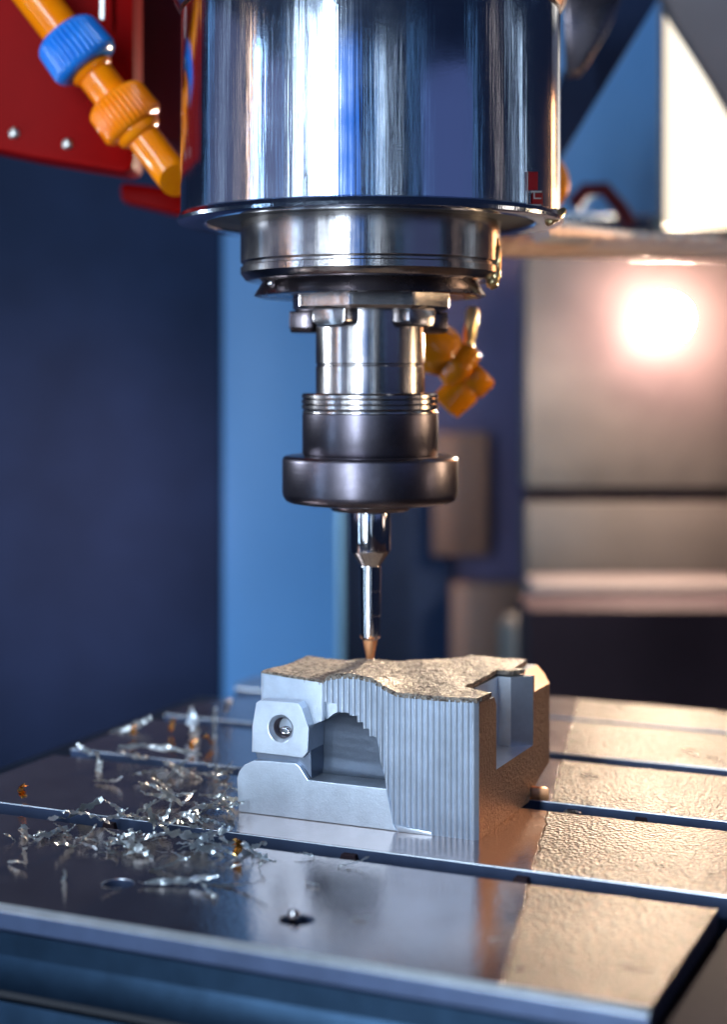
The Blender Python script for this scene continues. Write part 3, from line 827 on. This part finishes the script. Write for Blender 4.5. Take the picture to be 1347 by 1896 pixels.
# the loose ones, one by one
loose = [
 (245, 1352, 1.3, 0, 'silver chip with golden end, farthest back on the left', 0.9, 0),
 (418, 1328, 1.1, 0, 'upright blurred chip nearest the lug, at the back edge', 1.2, 20),
 (362, 1362, 1.4, 0, 'tall blurred chip standing alone behind the pile', 1.4, 12),
 (405, 1360, 1.0, 0, 'pale blurred chip just right of the tall standing one', 1.0, 16),
 (160, 1395, 1.0, 0, 'short bright chip on the left, behind the forked curl', 0.8, 0),
 (185, 1425, 1.5, 0, 'wide forked curl lying on the rear left of the table', 0.3, 0),
 (200, 1452, 1.0, 0, 'thin chip in front of the forked curl on the left', 0.2, 0),
 (240, 1405, 1.2, 0, 'leaning chip right of the forked curl', 0.6, 0),
 (300, 1408, 1.5, 1, 'long chip bridging behind the pile', 0.4, 8),
 (275, 1440, 1.2, 0, 'curved chip between the bridge chip and the pile', 0.4, 0),
 (140, 1515, 1.7, 0, 'large triangular flake leaning over the front left slot', 0.9, 0),
 (160, 1530, 1.4, 0, 'bright flake at the foot of the triangular flake', 0.3, 4),
 (45, 1548, 1.2, 0, 'flat crinkled chip at the left edge by the slot', 0.15, 0),
 (95, 1550, 1.2, 0, 'flat crinkled chip right of the one at the left edge', 0.15, 0),
 (46, 1578, 0.6, 0, 'tiny oval chip near the left edge, front strip', 0.1, 0),
 (30, 1605, 0.7, 0, 'small white chip cut by the left edge of the picture', 0.2, 0),
 (122, 1572, 1.0, 0, 'short chip pointing at the viewer on the front strip', 0.6, 0),
 (163, 1574, 0.5, 0, 'tiny round chip alone between the left chips and the pile', 0.1, 0),
 (122, 1632, 0.8, 0, 'small upright chip alone left of the front hole', 0.9, 0),
 (205, 1582, 0.8, 0, 'small dark chip left of the pile front', 0.4, 0),
 (305, 1612, 1.0, 0, 'thick bright chip in front of the pile', 0.2, 0),
 (330, 1640, 1.0, 1, 'long ragged chip in front, left half of the front row', 0.1, 0),
 (385, 1655, 0.8, 0, 'dull forked chip in the middle of the front row', 0.2, 0),
 (440, 1645, 0.9, 1, 'long ragged chip in front, right half of the front row', 0.1, 0),
 (478, 1590, 1.0, 0, 'bright chip lying on the reflection left of the block corner', 0.3, 0),
 (487, 1608, 0.6, 0, 'small chip hanging before the block corner', 0.7, 0),
 (578, 1640, 0.5, 0, 'pale small chip behind the bolt hole', 0.1, 0),
 (668, 1703, 0.4, 0, 'pale small chip right of the bolt hole', 0.1, 0),
 (655, 1605, 0.7, 0, 'flat pale chip beside the front slot, before the block', 0.05, 0),
 (565, 1588, 0.5, 0, 'tiny pale chip at the slot edge before the lug', 0.05, 0),
 (920, 1742, 0.3, 0, 'tiny pale speck of metal by the edge of the shadow', 0.05, 0),
 (1060, 1497, 0.6, 0, 'small chip lying in the slot right of the block', 0.2, -14),
]
for i, (px, py, s_, lg_, lb_, tilt, lift) in enumerate(loose):
    me = longs[i % 4] if lg_ else shapes[i % 14]
    o = chip(me, px, py, lift, tilt=tilt, sc_=s_, label=lb_)
    if lg_: o.rotation_euler.z = random.uniform(-0.5, 0.1)
for (px, py, lb_) in ((318, 1358, 'round golden chip glowing behind the pile'), (392, 1385, 'golden chip at the foot of the pale one behind the pile'),
                      (250, 1366, 'golden flake beside the farthest silver chip'), (435, 1590, 'golden flake at the right front of the pile'),
                      (358, 1395, 'golden flake under the tall standing chip'), (45, 1483, 'small golden flake near the rear edge of the left slot')):
    chip(golds[px % 2], px, py, 4, tilt=0.5, sc_=0.75, label=lb_)
# the pile
random.seed(21)
def pile(n, cx, cy, rx, ry, lift, s0, s1, slope=0.0, where=''):
    for k in range(n):
        t = random.gauss(0, 0.45); q = random.gauss(0, 0.45)
        t = max(-1, min(1, t)); q = max(-1, min(1, q))
        px, py = cx+rx*t, cy+ry*q+slope*rx*t
        if px > 436 and py < 1545: px = 436-random.uniform(0, 30)
        hgt = lift*max(0, 1-(t*t+q*q))*random.random()
        chip(random.choice(shapes), px, py, hgt, rz=random.gauss(-0.2, 0.6), tilt=0.5, sc_=random.uniform(s0, s1), label='silvery ragged chip '+where, group='metal chips '+where)
pile(28, 330, 1548, 120, 42, 40, 0.55, 1.25, 0.10, where='in the thick middle of the pile left of the block')
pile(12, 310, 1490, 60, 35, 26, 0.5, 1.0, where='in the rear half of the pile, behind the slot')
pile(10, 405, 1505, 35, 40, 30, 0.6, 1.1, where='heaped right against the left end of the block')
pile(9, 400, 1585, 70, 25, 12, 0.5, 1.0, where='in the front right fringe of the pile')
pile(10, 410, 1450, 30, 25, 16, 0.6, 1.0, where='behind the pile, close to the lug with the hole')
pile(14, 225, 1560, 70, 18, 8, 0.4, 0.9, 0.2, where='in the thin trail joining the pile to the left flake')
pile(16, 90, 1550, 70, 8, 4, 0.3, 0.6, -0.05, where='strung along the slot at the far left edge')
pile(14, 300, 1560, 190, 90, 2, 0.3, 0.6, where='strewn singly round the pile')
pile(9, 330, 1440, 40, 22, 14, 0.6, 1.1, where='in the small tuft behind the pile')

# ---------------------------------------------------------------- unseen fill lights added to brighten parts of the machine
area('column_fill', (-250, 1400, -1350), P(520, 950, 5600), 300, 200, 9, (0.35, 0.65, 1.0))  # added fill hidden behind the table, brightens the column
ld = bpy.data.lights.new('left_wall_fill', 'SPOT'); ld.energy = 5; ld.color = (0.9, 0.65, 0.75)  # added spot, makes a soft violet pool on the wall panel
ld.spot_size = R(62); ld.spot_blend = 1.0; ld.shadow_soft_size = 0.02
o = bpy.data.objects.new('left_wall_fill', ld); COL.objects.link(o); o.location = P(40, 1000, 4300)*S
o.rotation_euler = (P(60, 960, 6300)-P(40, 1000, 4300)).to_track_quat('-Z', 'Y').to_euler()
area('door_fill', (1500, 600, 1500), P(1130, 200, 5000), 500, 300, 5, (0.4, 0.6, 1.0))  # added cool fill on the blue door
ring_light('casting_fill', -72, 3600, 40, -200, 2200, 15, (1.0, 0.62, 0.4))  # added warm fill for the red casting and the hose
area('warm_side_fill', (2300, 2700, 700), (200, -100, -640), 400, 1100, 15, (1.0, 0.44, 0.18))  # added warm fill, imitates bounce on the block's right face
area('overhead_fill', (-1500, -700, 3000), (-300, -600, -700), 1500, 500, 4, (0.72, 0.86, 1))  # added cool fill for the front bevel and the chips
area('cable_fill', (2300, -300, -300), P(1150, 450, 4000), 300, 300, 6, (1.0, 0.82, 0.68))  # added fill that brightens the braided cables
area('nozzle_fill', (1050, 150, -60), P(850, 670, 3350), 110, 300, 30, (1.0, 0.72, 0.42))  # added close fill for the amber nozzle
area('chip_fill', (-1350, 250, 120), (-430, -180, -754), 220, 220, 55, (0.75, 0.88, 1.0))  # added cool fill aimed at the chips
area('cabinet_fill', (1900, 1500, 200), P(1150, 850, 6300), 700, 500, 0.8, (1.0, 0.86, 0.8))  # added soft fill on the beige cabinet
